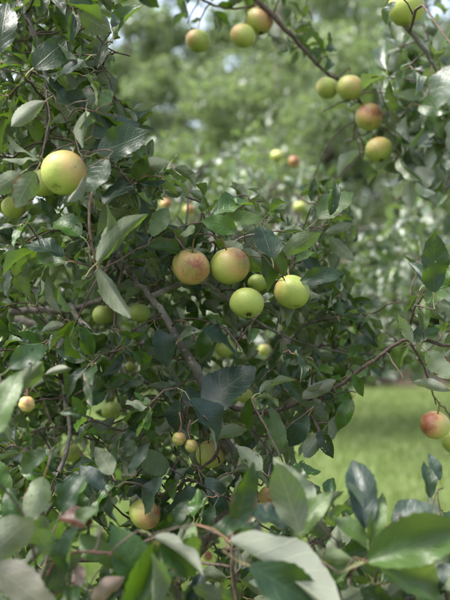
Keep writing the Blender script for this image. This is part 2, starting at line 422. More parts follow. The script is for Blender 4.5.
# ------------------------------------------------------------------ apple list
# x, y, diameter in photo pixels, distance, blush, ripeness, blush azimuth, tilt, kind, label
AP = [
 (64,173,45,1.17,.48,.60,-40,(-32,16),'a','largest yellow green apple with a faint blush, at the left among dark leaves'),
 (43,183,32,1.30,.05,.35,0,(5,-10),'a','green apple tucked behind the lower left of the big left apple'),
 (14,207,24,1.36,.10,.75,0,(0,10),'a','yellowish apple half hidden by leaves at the left edge under the big apple'),
 (191,267,38,1.30,.70,.70,-75,(20,10),'a','apple with orange pink blush on its shoulder, left of the centre pair'),
 (230,266,39,1.31,.62,.50,-30,(14,-14),'a','yellow green apple with blush on its right shoulder, right of the centre pair'),
 (247,303,34,1.29,.25,.40,60,(-34,-8),'a','green apple hanging just below the centre pair'),
 (292,292,36,1.34,.15,.50,200,(-20,-9),'a','pale green apple to the right of the centre cluster, partly behind a dark leaf'),
 (258,283,20,1.36,.0,.05,0,(12,10),'a','small unripe green apple between the centre cluster apples'),
 (103,315,21,1.55,.05,.25,0,(6,6),'a','small green apple left of the thick slanting limb'),
 (140,313,21,1.45,.0,.05,0,(-8,3),'a','small dull green apple touching the thick slanting limb'),
 (112,411,20,1.75,.0,.15,0,(4,0),'a','small green apple in the shade low in the left foliage'),
 (71,453,20,1.80,.10,.60,0,(4,8),'a','pale yellowish apple in the shade at the lower left'),
 (211,454,30,1.42,.45,.95,-20,(10,-12),'a','yellow apple with an orange flank behind the big grey green leaf below the limb'),
 (145,514,33,1.22,.80,.55,-25,(0,20),'a','apple with one bright pink side, half covered by a blue green leaf near the bottom'),
 (225,348,19,1.50,.05,.5,0,(0,5),'a','yellow green apple peeking out under a grey leaf right of the limb'),
 (198,41,25,1.95,.45,.45,-160,(0,4),'b','out of focus green apple hanging alone at the top centre'),
 (243,36,25,1.90,.35,.80,200,(5,10),'b','blurred yellowish apple, left one of the touching pair at the top'),
 (259,21,30,1.93,.85,.70,-25,(-10,-8),'b','blurred apple with pink right side, upper one of the touching pair at the top'),
 (327,88,22,1.96,.15,.55,180,(0,0),'b','blurred green apple at the tip of the slanting top branch, left of its twin'),
 (350,88,27,1.92,.20,.60,-90,(4,4),'b','blurred yellow green apple below the slanting top branch, right of its twin'),
 (369,117,27,1.92,.95,.70,-80,(-36,6),'b','blurred pink flushed apple in the upper right group'),
 (379,150,28,1.90,.32,.60,-100,(-22,-8),'b','blurred yellow green apple, lowest of the upper right group'),
 (406,8,36,1.60,.20,.60,0,(0,10),'b','large yellow green apple cut by the top edge at the upper right'),
 (435,425,31,1.55,.90,.65,-160,(10,10),'a','apple with a dark red left cheek hanging before the lawn at the right'),
 (455,441,26,1.62,.2,.3,0,(0,0),'a','green apple cut by the right edge beside the red cheeked apple'),
 (277,156,13,3.1,.30,.85,0,(0,0),'m','tiny blurred cream coloured apple in the tree behind, left of an orange one'),
 (294,162,12,3.1,.98,.75,-90,(0,0),'m','tiny blurred orange red apple in the tree behind'),
 (300,207,13,2.9,.05,.75,0,(0,0),'m','small blurred pale yellow apple in the tree behind, above the centre cluster'),
 (189,210,12,3.0,.75,.85,-60,(0,0),'m','small pinkish apple in the foliage above the centre pair'),
 (166,204,12,3.0,.85,.85,-60,(0,0),'m','small pink apple half behind leaves, upper left of the centre pair'),
 (264,350,12,2.4,.45,.95,0,(0,0),'a','small yellow apple under the thin branch right of the centre cluster'),
 (245,396,16,1.75,.1,.95,0,(0,0),'a','small pale yellow apple behind the large dark leaf below centre'),
 (129,366,9,1.9,.2,.95,0,(0,0),'a','tiny yellow apple left of the thick limb in the shade'),
 (269,496,22,1.35,.75,.95,-70,(0,0),'a','peach coloured apple showing between foreground leaves at the bottom centre'),
 (355,557,9,1.9,.9,.7,-80,(0,0),'a','tiny pink apple low between the foreground leaves right of centre'),
 (208,556,10,1.9,.95,.7,-80,(0,0),'a','tiny pink apple right of the folded foreground leaf at the bottom'),
 (179,439,14,1.24,.45,1.0,-60,(0,0),'w','small wrinkled yellow fruit on a red stalk, left of a pair'),
 (191,446,13,1.24,.35,.9,-60,(0,0),'w','small wrinkled yellow green fruit on a red stalk, right of a pair'),
 (27,404,15,1.10,.6,1.0,-80,(0,0),'w','shrivelled orange yellow fruit at the left edge below a pale leaf'),
]
AP = [a for a in AP if a[0] != 355]

# ------------------------------------------------------------------ tree class
NEAR_OK = [(-400,-400),(124,-400),(128,20),(140,45),(120,70),(116,95),(155,104),(150,140),(178,170),(200,195),(255,184),(290,215),(318,178),(352,180),(350,215),
  (325,250),(345,268),(342,300),(312,318),(322,345),(350,365),(388,350),(405,300),(406,240),(450,222),(900,222),(900,405),(448,402),(420,398),(412,385),
  (398,372),(362,374),(342,400),(332,440),(302,450),(300,468),(340,478),(348,450),(390,450),(402,484),(424,458),(450,452),(900,452),(900,1000),(-400,1000)]
LAWN = [(348,398),(362,384),(470,384),(470,466),(408,480),(392,455),(345,455),(338,474),(318,466),(336,440)]
HEROD = []                                  # discs kept free of leaves nearer than the thing: x, y, r, distance
for a in AP: HEROD.append((a[0], a[1], a[2] * .5 + (9 if a[2] < 26 else 8), a[3]))
for k in range(12):                         # keep the limb and the thin branches in sight
    f = k / 11
    HEROD.append((136 + f * 66, 282 + f * 100, 14, 1.33)); HEROD.append((340 + f * 66, 386 - f * 46, 6, 1.41))
    HEROD.append((262 + f * 80, 324 + f * 30, 9, 1.52)); HEROD.append((14 + f * 64, 311, 11, 1.72)); HEROD.append((91 + f * 4, 196 + f * 62, 7, 1.16))

APD = np.array([(a[0], a[1], a[2] * .5 + 2, a[3] + .02) for a in AP])
class Tree:
    def __init__(s, base, label, cat='tree'):
        s.root = bpy.data.objects.new('apple_tree', None); COL.objects.link(s.root)
        s.base = np.array(base, float); s.root.location = base; tag(s.root, label, cat, 'apple trees')
        s.nodes = []; s.nr = []; s.br = []; s.tw = Tubes(); s.leaves = []; s.brp = []; s.arr = None
    def addnodes(s, pts, r):
        s.nodes += [np.asarray(p) for p in pts]; s.nr += list(r); s.arr = None
    def branch(s, pts, r0, r1, name='branch', mat='bark', sides=10, label=None, wob=.16, sub=6):
        c = catmull(pts, sub); n = len(c)
        j = rng.normal(0, 1, (n, 3)) * min(r0, r1 * 2) * .16; j[0] = j[-1] = 0; c = c + j
        r = r1 + (r0 - r1) * (1 - np.linspace(0, 1, n)) ** 2
        for i in range(2, n - 2, 5): r[i] *= 1 + .16 * random.random()
        t = Tubes(); t.add(c - s.base, r, sides, wob)
        o = link(name, t.mesh(name, M[mat]), s.root)
        if label: o['label'] = label
        s.br.append(o); s.brp.append(c); s.addnodes(c, r); return o
    def nearest(s, p):
        if s.arr is None: s.arr = np.array(s.nodes)
        i = int(np.argmin(((s.arr - p) ** 2).sum(1))); return i, s.arr[i]
    def twig(s, p, r1=.0011, droop=0.0):
        i, a = s.nearest(p); d = np.linalg.norm(p - a)
        if d > .03:
            dd = ((s.arr - p) ** 2).sum(1)
            for c in np.argsort(dd * np.where(np.array(s.nr) > .0023, 1, 1.9))[:60:3]:
                q = s.arr[c] + (p - s.arr[c]) * np.linspace(.05, .95, 9)[:, None]
                x = 225 + q[:, 0] / q[:, 1] * F; y = 300 - (q[:, 2] - CAMZ) / q[:, 1] * F
                hit = ((x[:, None] - APD[:, 0]) ** 2 + (y[:, None] - APD[:, 1]) ** 2 < APD[:, 2] ** 2) & (q[:, 1][:, None] < APD[:, 3])
                if not hit.any():
                    i = int(c); a = s.arr[i]; d = math.sqrt(dd[i]); break
        if d < .012: return a, unit(p - a + rng.normal(0, .01, 3))
        n = 3 + min(7, int(d / .028)); r0 = min(s.nr[i] * .7, .0013 + d * .010)
        side = rng.normal(0, 1, 3) * d * .05 + np.array((0, 0, -droop * d + .06 * d))
        s2 = rng.normal(0, 1, 3) * d * .018
        ts = np.linspace(0, 1, n + 1)
        pts = np.array([a + (p - a) * t + side * math.sin(t * math.pi) + s2 * math.sin(t * math.pi * 2) + (rng.normal(0, 1, 3) * .0009 if 0 < t < 1 else 0) for t in ts])
        s.tw.add(pts - s.base, np.linspace(r0, max(r1, .0009), n + 1), 5)
        s.addnodes(pts[1:], np.linspace(r0, r1, n + 1)[1:])
        return pts, unit(pts[-1] - pts[-2])
    def ok(s, mid, tip, zone):
        jx, jy = random.gauss(0, 11), random.gauss(0, 9)
        for q in (mid, tip):
            if q[1] < .25: return False
            x, y = proj(q)
            if inpoly(x, y, LAWN): return False
            if zone and -5 < x < 455 and -5 < y < 605 and not inpoly(x + jx, y + jy, zone): return False
            for hx, hy, hr, hd in HEROD:
                if q[1] < hd + .01 and (x - hx) ** 2 + (y - hy) ** 2 < hr * hr: return False
        return True
    def cluster(s, c, n, lo=.05, hi=.09, zone=None, spread=.025, up=.55):
        """a leafy spur: a twig to c with a rosette of leaves round its end"""
        out = []
        a0 = random.random() * 6.28
        res = s.twig(c, .0017); ax = res[1]
        pth = res[0] if getattr(res[0], 'ndim', 1) == 2 else np.array([res[0], c])
        ax = unit(ax + np.array((0, 0, .35)))
        e1 = unit(np.cross(ax, (.3, .2, 1))); e2 = np.cross(ax, e1)
        for k in range(n):
            f = 1.0 if k < n * .65 else random.uniform(.35, .95)
            idx = f * (len(pth) - 1); i0 = min(int(idx), len(pth) - 2); b = pth[i0] + (pth[i0 + 1] - pth[i0]) * (idx - i0)
            a = a0 + k * 2.4 + random.uniform(-.4, .4)
            rad = e1 * math.cos(a) + e2 * math.sin(a)
            up_ = random.uniform(.1, 1.3)
            D = unit(rad + ax * up_ + np.array((0, 0, random.uniform(-.3, .4))) + rng.normal(0, .15, 3))
            N = unit(np.array((0, 0, up * .7)) + ax * .6 + rng.normal(0, .30, 3) - rad * .65 * up_)
            L = random.uniform(lo, hi) * (1 if k < n * .65 else .9)
            l = Leaf(b, D, N, L, random.uniform(.58, .92), random.choice((0, 1, 1, 2, 3, 3, 4, 5, 6, 7)))
            if s.ok(l.mid, b + D * L * 1.2, zone): s.leaves.append(l)
    def finish(s, nobj=300, mat='leaf'):
        inv = Matrix.Translation(Vector(-s.base))
        def score(l):
            x, y = proj(l.mid); inside = -15 < x < 465 and -15 < y < 615
            return (0 if l.hero else 1, 0 if inside else 1, l.mid[1] / l.L)
        order = sorted(s.leaves, key=score)
        objs, rest = order[:nobj], order[nobj:]
        for l in objs:
            best = min(range(len(s.brp)), key=lambda i: float(((s.brp[i] - l.m[:3, 3]) ** 2).sum(1).min()))
            o = link('leaf', HIMESH[l.k], s.br[best])
            o.matrix_local = inv @ Matrix(l.m.tolist())
            mm = l.mat or mat
            if mm != 'leaf':
                o.material_slots[0].link = 'OBJECT'; o.material_slots[0].material = M[mm]
        if rest:
            for l in rest: l.m[:3, 3] -= s.base
            # templates are chosen by distance, so keep mid in world space
            o = link('foliage', stuff_leaves(rest, 'foliage', M[mat]), s.root); o['kind'] = 'stuff'
        o = link('twigs', s.tw.mesh('twigs', M['twig']), s.root); o['kind'] = 'stuff'

# ------------------------------------------------------------------ the near apple tree
T1 = Tree((-1.02, 2.15, 0), 'near apple tree with grey limbs and sharp leaves, filling the left half of the picture')
T1.branch([(-1.02,2.15,-.05),(-1.0,2.13,.35),(-1.04,2.16,.8),(-1.0,2.2,1.3),(-1.05,2.2,1.9),(-.98,2.15,2.7)], .095, .045, 'trunk', 'bark', 14, wob=.12)
fork = (-1.0,2.13,.62)
# the thick slanting limb
T1.branch([fork,(-.62,1.85,.74),(-.22,1.62,.93),P(238,500,1.46),P(225,440,1.40),P(203,384,1.36),P(186,352,1.34),P(164,314,1.34),P(140,285,1.36),P(112,256,1.40)], .022, .0048, 'branch', 'bark', 12, 'thick grey brown limb slanting up to the left through the middle')
T1.branch([P(112,256,1.40),P(104,240,1.43),P(92,215,1.50),P(88,150,1.55),P(92,60,1.55),P(95,-60,1.6)], .0062, .003)
T1.branch([P(130,273,1.36),P(124,262,1.33),P(118,250,1.32),P(112,238,1.32)], .0045, .002)
# bough that carries the centre cluster, and the thin one beyond it
T1.branch([P(152,297,1.35),P(178,285,1.36),P(205,283,1.37),P(228,300,1.40),P(255,320,1.45),P(300,342,1.55),P(355,356,1.68)], .0055, .0022, label='thin branch running right below the centre apples')
T1.branch([P(205,283,1.37),P(212,270,1.36),P(222,250,1.36),P(250,235,1.36),P(275,240,1.38),P(300,250,1.40)], .0032, .0016)
T1.branch([P(222,250,1.36),P(215,236,1.42),P(200,230,1.5),P(182,228,1.6)], .003, .0018)
# horizontal grey boughs from the trunk at the left
T1.branch([(-1.0,2.16,1.55),P(-60,318,1.85),P(0,312,1.75),P(40,311,1.72),P(78,308,1.68),P(112,296,1.60)], .015, .0055, 'branch', 'bark_pale', 10, 'smooth pale grey bough entering level from the left edge')
T1.branch([(-1.0,2.17,1.45),P(-40,320,2.0),P(30,322,1.9),P(60,333,1.85),P(98,338,1.8),P(150,345,1.8)], .014, .006, 'branch', 'bark_pale')
T1.branch([P(70,305,1.70),P(78,318,1.62),P(100,342,1.52),P(118,358,1.48),P(130,386,1.46),P(140,440,1.5)], .006, .003, 'branch', 'bark', 8, 'dark thin branch descending beside the small green apple')
# right hand branch
T1.branch([P(206,392,1.37),P(235,408,1.38),P(268,412,1.40),P(300,402,1.42),P(335,388,1.43),P(375,360,1.42),P(410,339,1.40),P(450,346,1.40),P(510,350,1.42)], .0052, .003, 'branch', 'twig', 9, 'dark thin branch rising to the right across the blurred background')
T1.branch([P(408,340,1.40),P(422,362,1.45),P(430,385,1.50),P(436,404,1.54)], .0026, .0014, 'branch', 'twig')
T1.branch([P(408,340,1.40),P(412,318,1.38),P(420,300,1.36),P(432,288,1.35)], .0026, .0014, 'branch', 'twig')
# top branch bending down from above
T1.branch([(-.98,2.16,2.3),(-.6,2.1,2.62),(-.2,2.0,2.6),P(225,-35,1.93),P(258,0,1.90),P(300,45,1.90),P(326,72,1.90),P(350,88,1.95),P(372,122,2.0)], .018, .0028, 'branch', 'twig', 9, 'dark branch slanting down to the right from the top edge')
T1.branch([(-.62,2.1,2.6),(-.35,1.9,2.4),P(170,-60,1.9),P(195,-8,1.92),P(225,8,1.92),P(255,6,1.92)], .009, .0022, 'branch', 'twig')
# upper left stems
T1.branch([(-.98,2.16,2.2),(-.72,1.8,2.25),P(5,-40,1.5),P(20,0,1.36),P(29,20,1.33),P(44,70,1.30),P(46,105,1.29),P(48,140,1.31)], .012, .0028, 'branch', 'bark_pale', 8, 'grey stem coming down from the top left corner')
T1.branch([P(44,70,1.30),P(70,40,1.30),P(88,28,1.28),P(108,48,1.30),P(130,56,1.34)], .0026, .0012, 'branch', 'twig')
T1.branch([P(112,256,1.40),P(104,272,1.24),P(97,262,1.20),P(91,240,1.17),P(89,215,1.16),P(92,192,1.16)], .0028, .0018, 'branch', 'twig_red', 8, 'pinkish young shoot standing upright under the big left apple')
T1.branch([P(150,297,1.36),P(160,270,1.5),P(185,235,1.7),P(190,190,1.9),P(210,160,2.2)], .004, .002, 'branch', 'twig')
# lower dark spur with the yellow fruits and low boughs
T1.branch([P(222,432,1.39),P(216,455,1.36),P(200,468,1.34),P(182,474,1.36)], .0036, .002, 'branch', 'twig')
T1.branch([P(190,395,1.34),P(188,408,1.28),P(186,420,1.25)], .0022, .0014, 'branch', 'twig_wine')
T1.branch([fork,(-.8,1.6,.80),(-.48,1.10,.96),(-.15,.92,1.06),(.16,.86,1.06),(.42,.90,1.12)], .022, .008, 'branch', 'bark')
T1.branch([(-.48,1.10,.96),P(20,640,1.0),P(40,590,.95),P(62,556,.93),P(105,553,.93),P(112,557,.93)], .004, .0014, 'branch', 'twig_wine', 8, 'wine red twig with a bent tip in the bottom left foreground')
T1.branch([(.16,.86,1.06),P(330,600,.98),P(348,575,.97),P(364,560,.97),P(372,546,.99)], .0035, .0015, 'branch', 'twig_wine', 8, 'reddish shoot rising behind the large blurred leaves at the bottom right')
T1.branch([(-.02,.9,1.06),P(235,620,1.04),P(232,560,1.05),P(235,535,1.05),P(240,510,1.06),P(258,500,1.08)], .004, .002, 'branch', 'twig')
T1.branch([fork,(-.85,1.75,1.0),(-.62,1.45,1.12),P(30,520,1.25),P(60,470,1.3),P(70,430,1.35),P(62,380,1.4)], .010, .003, 'branch', 'bark')
T1.branch([(-.62,1.45,1.12),P(100,560,1.3),P(140,525,1.28),P(185,480,1.3)], .006, .0025, 'branch', 'twig')
T1.branch([(.42,.90,1.12),P(470,640,1.0),P(440,580,1.0),P(405,530,1.0),P(400,515,1.0)], .004, .002, 'branch', 'twig')

# hero leaves: base x,y  tip x,y  distance, width ratio seen, side (u upper, d under, s upper with the sky's sheen), template, material
H = [
 (34,68,66,36,1.18,.80,'u',5,None),(0,52,4,-6,1.12,.62,'u',0,None),(86,60,46,78,1.20,.62,'s',5,'leaf_blue'),(80,14,113,34,1.22,.70,'d',0,None),
 (44,102,8,126,1.17,.42,'d',3,'leaf_pale'),(62,96,97,104,1.24,.60,'u',1,None),(100,98,62,92,1.26,.5,'u',0,None),(92,136,142,114,1.20,.60,'u',0,None),
 (98,152,150,136,1.16,.62,'u',2,None),(133,110,157,103,1.26,.34,'d',5,'leaf_pale'),(86,112,80,152,1.15,.32,'d',7,None),(70,6,52,34,1.3,.7,'u',1,None),
 (108,160,88,190,1.13,.78,'u',5,None),(80,236,53,211,1.16,.68,'u',1,None),(35,172,14,207,1.13,.68,'d',0,None),(20,174,-8,192,1.14,.6,'d',0,None),
 (64,256,26,236,1.2,.5,'s',0,'leaf_blue'),(66,262,24,256,1.24,.55,'u',1,None),(84,176,70,206,1.10,.28,'d',7,'leaf_pale'),
 (100,258,122,200,1.14,.34,'d',1,None),(98,262,144,208,1.12,.34,'d',3,None),(98,268,131,322,1.13,.26,'d',7,None),(104,204,134,168,1.2,.62,'s',5,'leaf_blue'),
 (152,236,166,204,1.2,.64,'u',5,'leaf_lime'),(214,215,255,189,1.22,.46,'u',1,None),(218,224,264,212,1.26,.44,'u',0,'leaf_lime'),(271,258,262,220,1.24,.66,'u',5,None),
 (284,254,320,230,1.3,.55,'d',0,None),(318,218,352,186,1.45,.62,'u',0,'leaf_lime'),(300,282,346,268,1.32,.42,'u',0,None),(262,254,277,297,1.26,.44,'u',1,None),
 (272,244,284,276,1.3,.6,'u',0,'leaf_lime'),(244,252,222,240,1.32,.5,'d',2,None),(330,238,352,262,1.45,.5,'d',0,None),(232,246,246,228,1.38,.6,'d',0,'leaf_pale'),
 (434,292,432,230,1.24,.58,'u',2,None),(432,292,409,256,1.26,.30,'u',3,'leaf_blue'),(434,292,456,250,1.26,.46,'u',0,None),(426,302,448,280,1.3,.6,'u',0,'leaf_lime'),
 (424,330,424,296,1.3,.42,'u',1,'leaf_lime'),(412,342,398,312,1.36,.4,'d',0,None),(426,352,452,378,1.3,.66,'d',0,None),(414,382,450,388,1.36,.36,'d',0,'leaf_pale'),
 (410,342,442,322,1.38,.34,'s',0,None),(408,344,388,372,1.4,.4,'u',0,'leaf_lime'),(454,66,434,104,1.0,.7,'u',0,None),(396,2,378,22,1.45,.4,'u',1,None),
 (204,410,250,358,1.25,.60,'u',0,'leaf_blue'),(186,406,204,384,1.27,.7,'u',1,'leaf_blue'),(190,400,236,444,1.2,.42,'s',1,'leaf_blue'),(180,400,172,440,1.26,.6,'u',0,'leaf_blue'),
 (202,330,246,348,1.24,.50,'s',0,'leaf_blue'),(206,330,200,360,1.3,.6,'u',1,None),(158,330,172,366,1.3,.6,'u',0,'leaf_blue'),(278,452,273,406,1.24,.48,'u',5,'leaf_lime'),
 (308,416,286,450,1.26,.6,'s',0,'leaf_blue'),(252,398,244,434,1.28,.44,'u',0,None),(280,376,308,402,1.3,.48,'u',1,None),(300,398,340,378,1.38,.36,'d',1,'leaf_pale'),
 (330,392,304,384,1.38,.4,'d',0,'leaf_pale'),(336,390,354,410,1.42,.5,'u',1,None),(300,402,330,420,1.4,.45,'d',0,None),(320,410,312,440,1.44,.5,'u',0,None),
 (346,376,372,366,1.44,.4,'u',0,'leaf_lime'),(-12,440,14,364,.68,.48,'u',0,'leaf_lime'),(10,368,48,340,1.0,.55,'u',0,None),(8,392,50,360,.98,.40,'d',3,None),
 (46,374,70,366,1.05,.4,'d',7,'leaf_pale'),(46,452,12,474,1.05,.50,'u',0,None),(62,512,80,470,1.0,.6,'u',1,None),(44,478,30,520,.92,.6,'d',0,None),
 (88,480,64,500,1.06,.5,'u',0,None),(112,474,98,448,1.1,.6,'d',0,None),(104,490,80,462,1.04,.5,'u',0,'leaf_blue'),
 (-14,560,40,508,.72,.60,'d',0,'leaf_pale'),(-10,566,64,612,.62,.52,'d',5,'leaf_blush'),(54,556,30,522,.78,.62,'d',0,None),(92,524,58,512,.82,.62,'u',3,'leaf_red'),
 (76,526,92,506,.83,.6,'u',1,'leaf_lime'),(66,556,88,590,.82,.5,'d',1,'leaf_dry'),(92,600,124,582,.78,.6,'d',6,'leaf_dry'),(80,534,134,574,.80,.24,'u',5,'leaf_lime'),
 (146,592,116,526,.86,.60,'u',0,None),(62,560,50,610,.75,.6,'u',0,'leaf_blue'),(128,640,165,528,.74,.36,'u',3,None),(152,612,158,546,.72,.22,'d',7,None),
 (154,538,212,566,.76,.30,'d',3,'leaf_pale'),(160,545,204,575,.775,.52,'u',0,None),(232,534,257,464,.80,.42,'u',5,None),(290,524,244,512,.86,.58,'s',2,'leaf_blue'),
 (300,532,276,456,.82,.52,'d',0,None),(292,536,328,488,.86,.42,'u',0,'leaf_lime'),(318,520,270,462,.9,.42,'d',2,None),(230,542,352,604,.70,.27,'d',7,'leaf_pale'),
 (250,566,350,622,.68,.4,'u',0,None),(366,528,358,450,.86,.46,'s',1,'leaf_blue'),(372,522,347,478,.88,.36,'d',0,'leaf_blue'),(370,548,384,492,.84,.36,'u',0,'leaf_lime'),
 (372,548,336,512,.86,.42,'u',0,'leaf_lime'),(392,522,432,500,.98,.62,'s',0,'leaf_blue'),(430,498,428,458,1.05,.46,'u',0,None),(440,480,430,452,1.1,.5,'s',0,'leaf_blue'),
 (368,562,470,520,.70,.44,'u',3,'leaf_lime'),(380,566,470,596,.72,.40,'u',1,'leaf_lime'),(352,560,300,552,.82,.36,'d',0,'leaf_lime'),(350,566,306,580,.84,.5,'u',1,None),
 (404,600,440,572,.95,.62,'s',1,'leaf_blue'),(396,560,430,590,1.0,.5,'u',0,None),(360,590,400,606,.8,.5,'u',0,None),(340,606,316,560,.84,.4,'s',0,'leaf_blue'),
 (206,496,160,500,1.2,.44,'s',0,'leaf_blue'),(162,478,136,514,1.18,.46,'s',0,'leaf_blue'),(140,452,172,472,1.26,.6,'u',5,'leaf_lime'),(206,478,232,510,1.22,.5,'u',0,'leaf_blue'),
 (178,476,152,456,1.26,.5,'u',0,None),(118,496,150,478,1.24,.5,'u',1,None),(210,440,246,424,1.3,.4,'d',0,None),(214,506,196,540,1.15,.5,'u',0,None),
 (262,470,240,446,1.2,.5,'d',0,None),(110,498,112,532,1.05,.55,'s',0,'leaf_blue'),
 (418,604,446,560,.9,.5,'s',0,'leaf_blue'),(386,600,420,566,.92,.44,'d',1,None),(300,600,284,552,.9,.5,'u',1,'leaf_blue'),(330,540,300,512,.92,.5,'d',3,None),(262,548,300,540,.9,.4,'u',3,None),
 (188,604,206,572,.92,.5,'u',1,'leaf_blue'),(222,600,190,582,.9,.5,'d',0,None),(100,560,74,540,.9,.5,'u',1,None),(20,530,4,488,.9,.5,'u',1,None),(170,530,186,500,1.0,.5,'u',0,None),(104,604,130,560,.92,.4,'u',3,None),
 (352,400,336,428,1.36,.5,'u',1,None),(330,440,342,410,1.36,.45,'d',0,None),(318,430,334,458,1.3,.5,'u',0,None),(322,432,300,462,1.3,.5,'d',1,None),(352,374,366,398,1.42,.45,'u',0,None),
 (330,215,338,180,1.4,.4,'u',3,None),(316,238,318,206,1.5,.4,'d',1,'leaf_pale'),(326,232,354,224,1.45,.4,'d',0,'leaf_pale'),(302,256,330,282,1.4,.4,'s',0,'leaf_blue'),(296,262,318,244,1.38,.4,'u',1,None),
]
SIDE = {'u': (0, .55, 1.0), 'd': (.1, .25, -1.0), 's': (0, 1.0, .55)}
HT3 = []
for (bx, by, tx, ty, d, w, side, k, mt) in H:
    if d < 1: d = .68 + .34 * d
    dt = d + random.uniform(-.02, .03) * (d / 1.2)
    b, t = P(bx, by, d), P(tx, ty, dt)
    D = unit(t - b); L = np.linalg.norm(t - b); f = SIDE[side]
    N = np.array((f[0] + random.uniform(-.55, .55), -f[2], f[1] + random.uniform(-.3, .35)))
    Zt = unit(N - D * np.dot(N, D)); vis = max(.5, abs(Zt[1]))
    L2 = L / 1.0
    root = b - D * L2 * PL
    l = Leaf(root, D, N, L2, min(1.2, max(.5, w * .86 / .6 / vis)), k, True, mt)
    (HT3 if by < 70 and bx > 380 else T1.leaves).append(l)
    HEROD.append(((bx + tx) / 2, (by + ty) / 2, math.hypot(tx - bx, ty - by) * .36 * min(1, w + .45), d))
for l in list(T1.leaves):
    T1.twig(l.m[:3, 3], .0011)

# procedural spurs
def fill(tree, poly, d0, d1, count, nl, lo, hi, zone=None, power=1.0):
    xs = [p[0] for p in poly]; ys = [p[1] for p in poly]; pts = []
    while len(pts) < count:
        x, y = random.uniform(min(xs), max(xs)), random.uniform(min(ys), max(ys))
        if not inpoly(x, y, poly) or inpoly(x, y, LAWN): continue
        pts.append(P(x, y, d0 + (d1 - d0) * random.random() ** power))
    arr = np.array(tree.nodes)
    pts.sort(key=lambda p: float(((arr - p) ** 2).sum(1).min()))
    for p in pts: tree.cluster(p, random.randint(*nl), lo, hi, zone)
LEFT = [(-20,-20),(118,-20),(118,95),(150,106),(148,140),(176,172),(200,200),(255,192),(300,225),(335,270),(330,300),(300,312),(300,345),(330,362),(330,430),(296,448),(285,480),(230,500),(-20,500)]
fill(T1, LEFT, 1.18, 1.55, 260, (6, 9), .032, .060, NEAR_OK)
fill(T1, [(-20,-20),(112,-20),(112,100),(150,150),(170,200),(200,230),(200,480),(-20,500)], 1.5, 2.2, 300, (6, 9), .034, .064, NEAR_OK)
fill(T1, [(190,200),(240,192),(330,260),(322,300),(310,400),(290,450),(200,480)], 1.55, 2.3, 80, (5, 9), .034, .062, NEAR_OK)
fill(T1, [(-20,490),(230,500),(300,480),(300,620),(-20,620)], 1.0, 1.7, 66, (5, 8), .036, .064, NEAR_OK)
fill(T1, [(300,500),(330,490),(345,530),(400,535),(440,505),(460,520),(460,620),(300,620)], .95, 1.35, 26, (4, 8), .036, .062, NEAR_OK)
fill(T1, [(-10,520),(460,520),(460,620),(-10,620)], .92, 1.08, 20, (4, 7), .036, .062, NEAR_OK)
fill(T1, [(402,245),(455,230),(455,400),(424,395),(412,350)], 1.32, 1.65, 11, (4, 7), .04, .065, NEAR_OK)
fill(T1, [(300,395),(345,372),(350,382),(330,430),(300,440)], 1.4, 1.6, 7, (4, 6), .035, .06, NEAR_OK)
TOPZ = [(190,-40),(300,-40),(345,70),(345,112),(318,118),(300,60),(262,45),(215,40),(190,60),(180,20)]
fill(T1, TOPZ, 1.8, 2.2, 26, (4, 6), .04, .066, TOPZ)
RZ = [(285,190),(345,185),(350,240),(340,262),(352,300),(400,330),(405,350),(352,395),(338,440),(300,450),(285,400)]
fill(T1, RZ, 1.5, 2.2, 100, (5, 8), .034, .062, RZ)
fill(T1, [(318,180),(345,180),(340,240),(318,250)], 1.5, 1.8, 6, (4, 6), .04, .06, RZ)
# the tree goes on outside the picture
fill(T1, [(-420,-300),(-20,-300),(-20,650),(-420,650)], 1.2, 2.7, 150, (6, 9), .05, .085)
fill(T1, [(-20,-260),(150,-260),(150,-20),(-20,-20)], 1.2, 2.4, 60, (6, 9), .05, .085)
fill(T1, [(150,-260),(330,-260),(300,-45),(150,-45)], 1.7, 2.5, 26, (5, 8), .05, .085)
fill(T1, [(-100,620),(480,620),(430,760),(-60,760)], .95, 1.9, 60, (5, 8), .05, .08)

# ------------------------------------------------------------------ the tree at the right, whose boughs hang into the upper right
T3 = Tree((1.75, 2.75, 0), 'apple tree standing right of the frame, its pale twigs hanging into the upper right corner')
T3.branch([(1.75,2.75,-.05),(1.72,2.74,.5),(1.78,2.72,1.2),(1.7,2.7,1.9),(1.74,2.72,2.9)], .085, .04, 'trunk', 'bark', 14)
T3.branch([(1.76,2.72,1.5),(1.3,2.4,2.0),(.9,1.95,2.25),P(440,-60,1.75),P(400,6,1.62),P(419,42,1.62),P(437,72,1.64),P(432,90,1.72)], .022, .0026, 'branch', 'bark_pale', 9, 'grey twig bending down beside the apple at the top right')
T3.branch([(1.72,2.7,1.7),(1.2,2.3,1.95),P(470,90,1.95),P(425,108,1.95),P(390,112,1.97),P(368,132,1.97),P(345,142,2.05)], .02, .0024, 'branch', 'bark_pale', 9)
T3.branch([(1.3,2.4,2.0),P(480,190,2.3),P(430,185,2.3),P(395,200,2.35)], .008, .003, 'branch', 'bark')
T3.branch([(1.76,2.72,1.3),P(520,280,2.6),P(455,270,2.5),P(410,262,2.6)], .012, .004, 'branch', 'bark')
for l in HT3: T3.leaves.append(l); T3.twig(l.m[:3, 3], .0011)
URZ = [(344,60),(372,70),(384,20),(376,-60),(700,-60),(700,420),(440,240),(425,235),(405,205),(392,170),(352,172),(330,150),(352,126),(345,100)]
fill(T3, [(352,100),(384,60),(455,60),(455,215),(410,200),(392,165),(355,165)], 1.7, 2.4, 74, (4, 7), .06, .095, URZ)
fill(T3, [(378,-20),(455,-20),(455,70),(400,70)], 1.5, 2.1, 10, (3, 5), .05, .085, URZ)
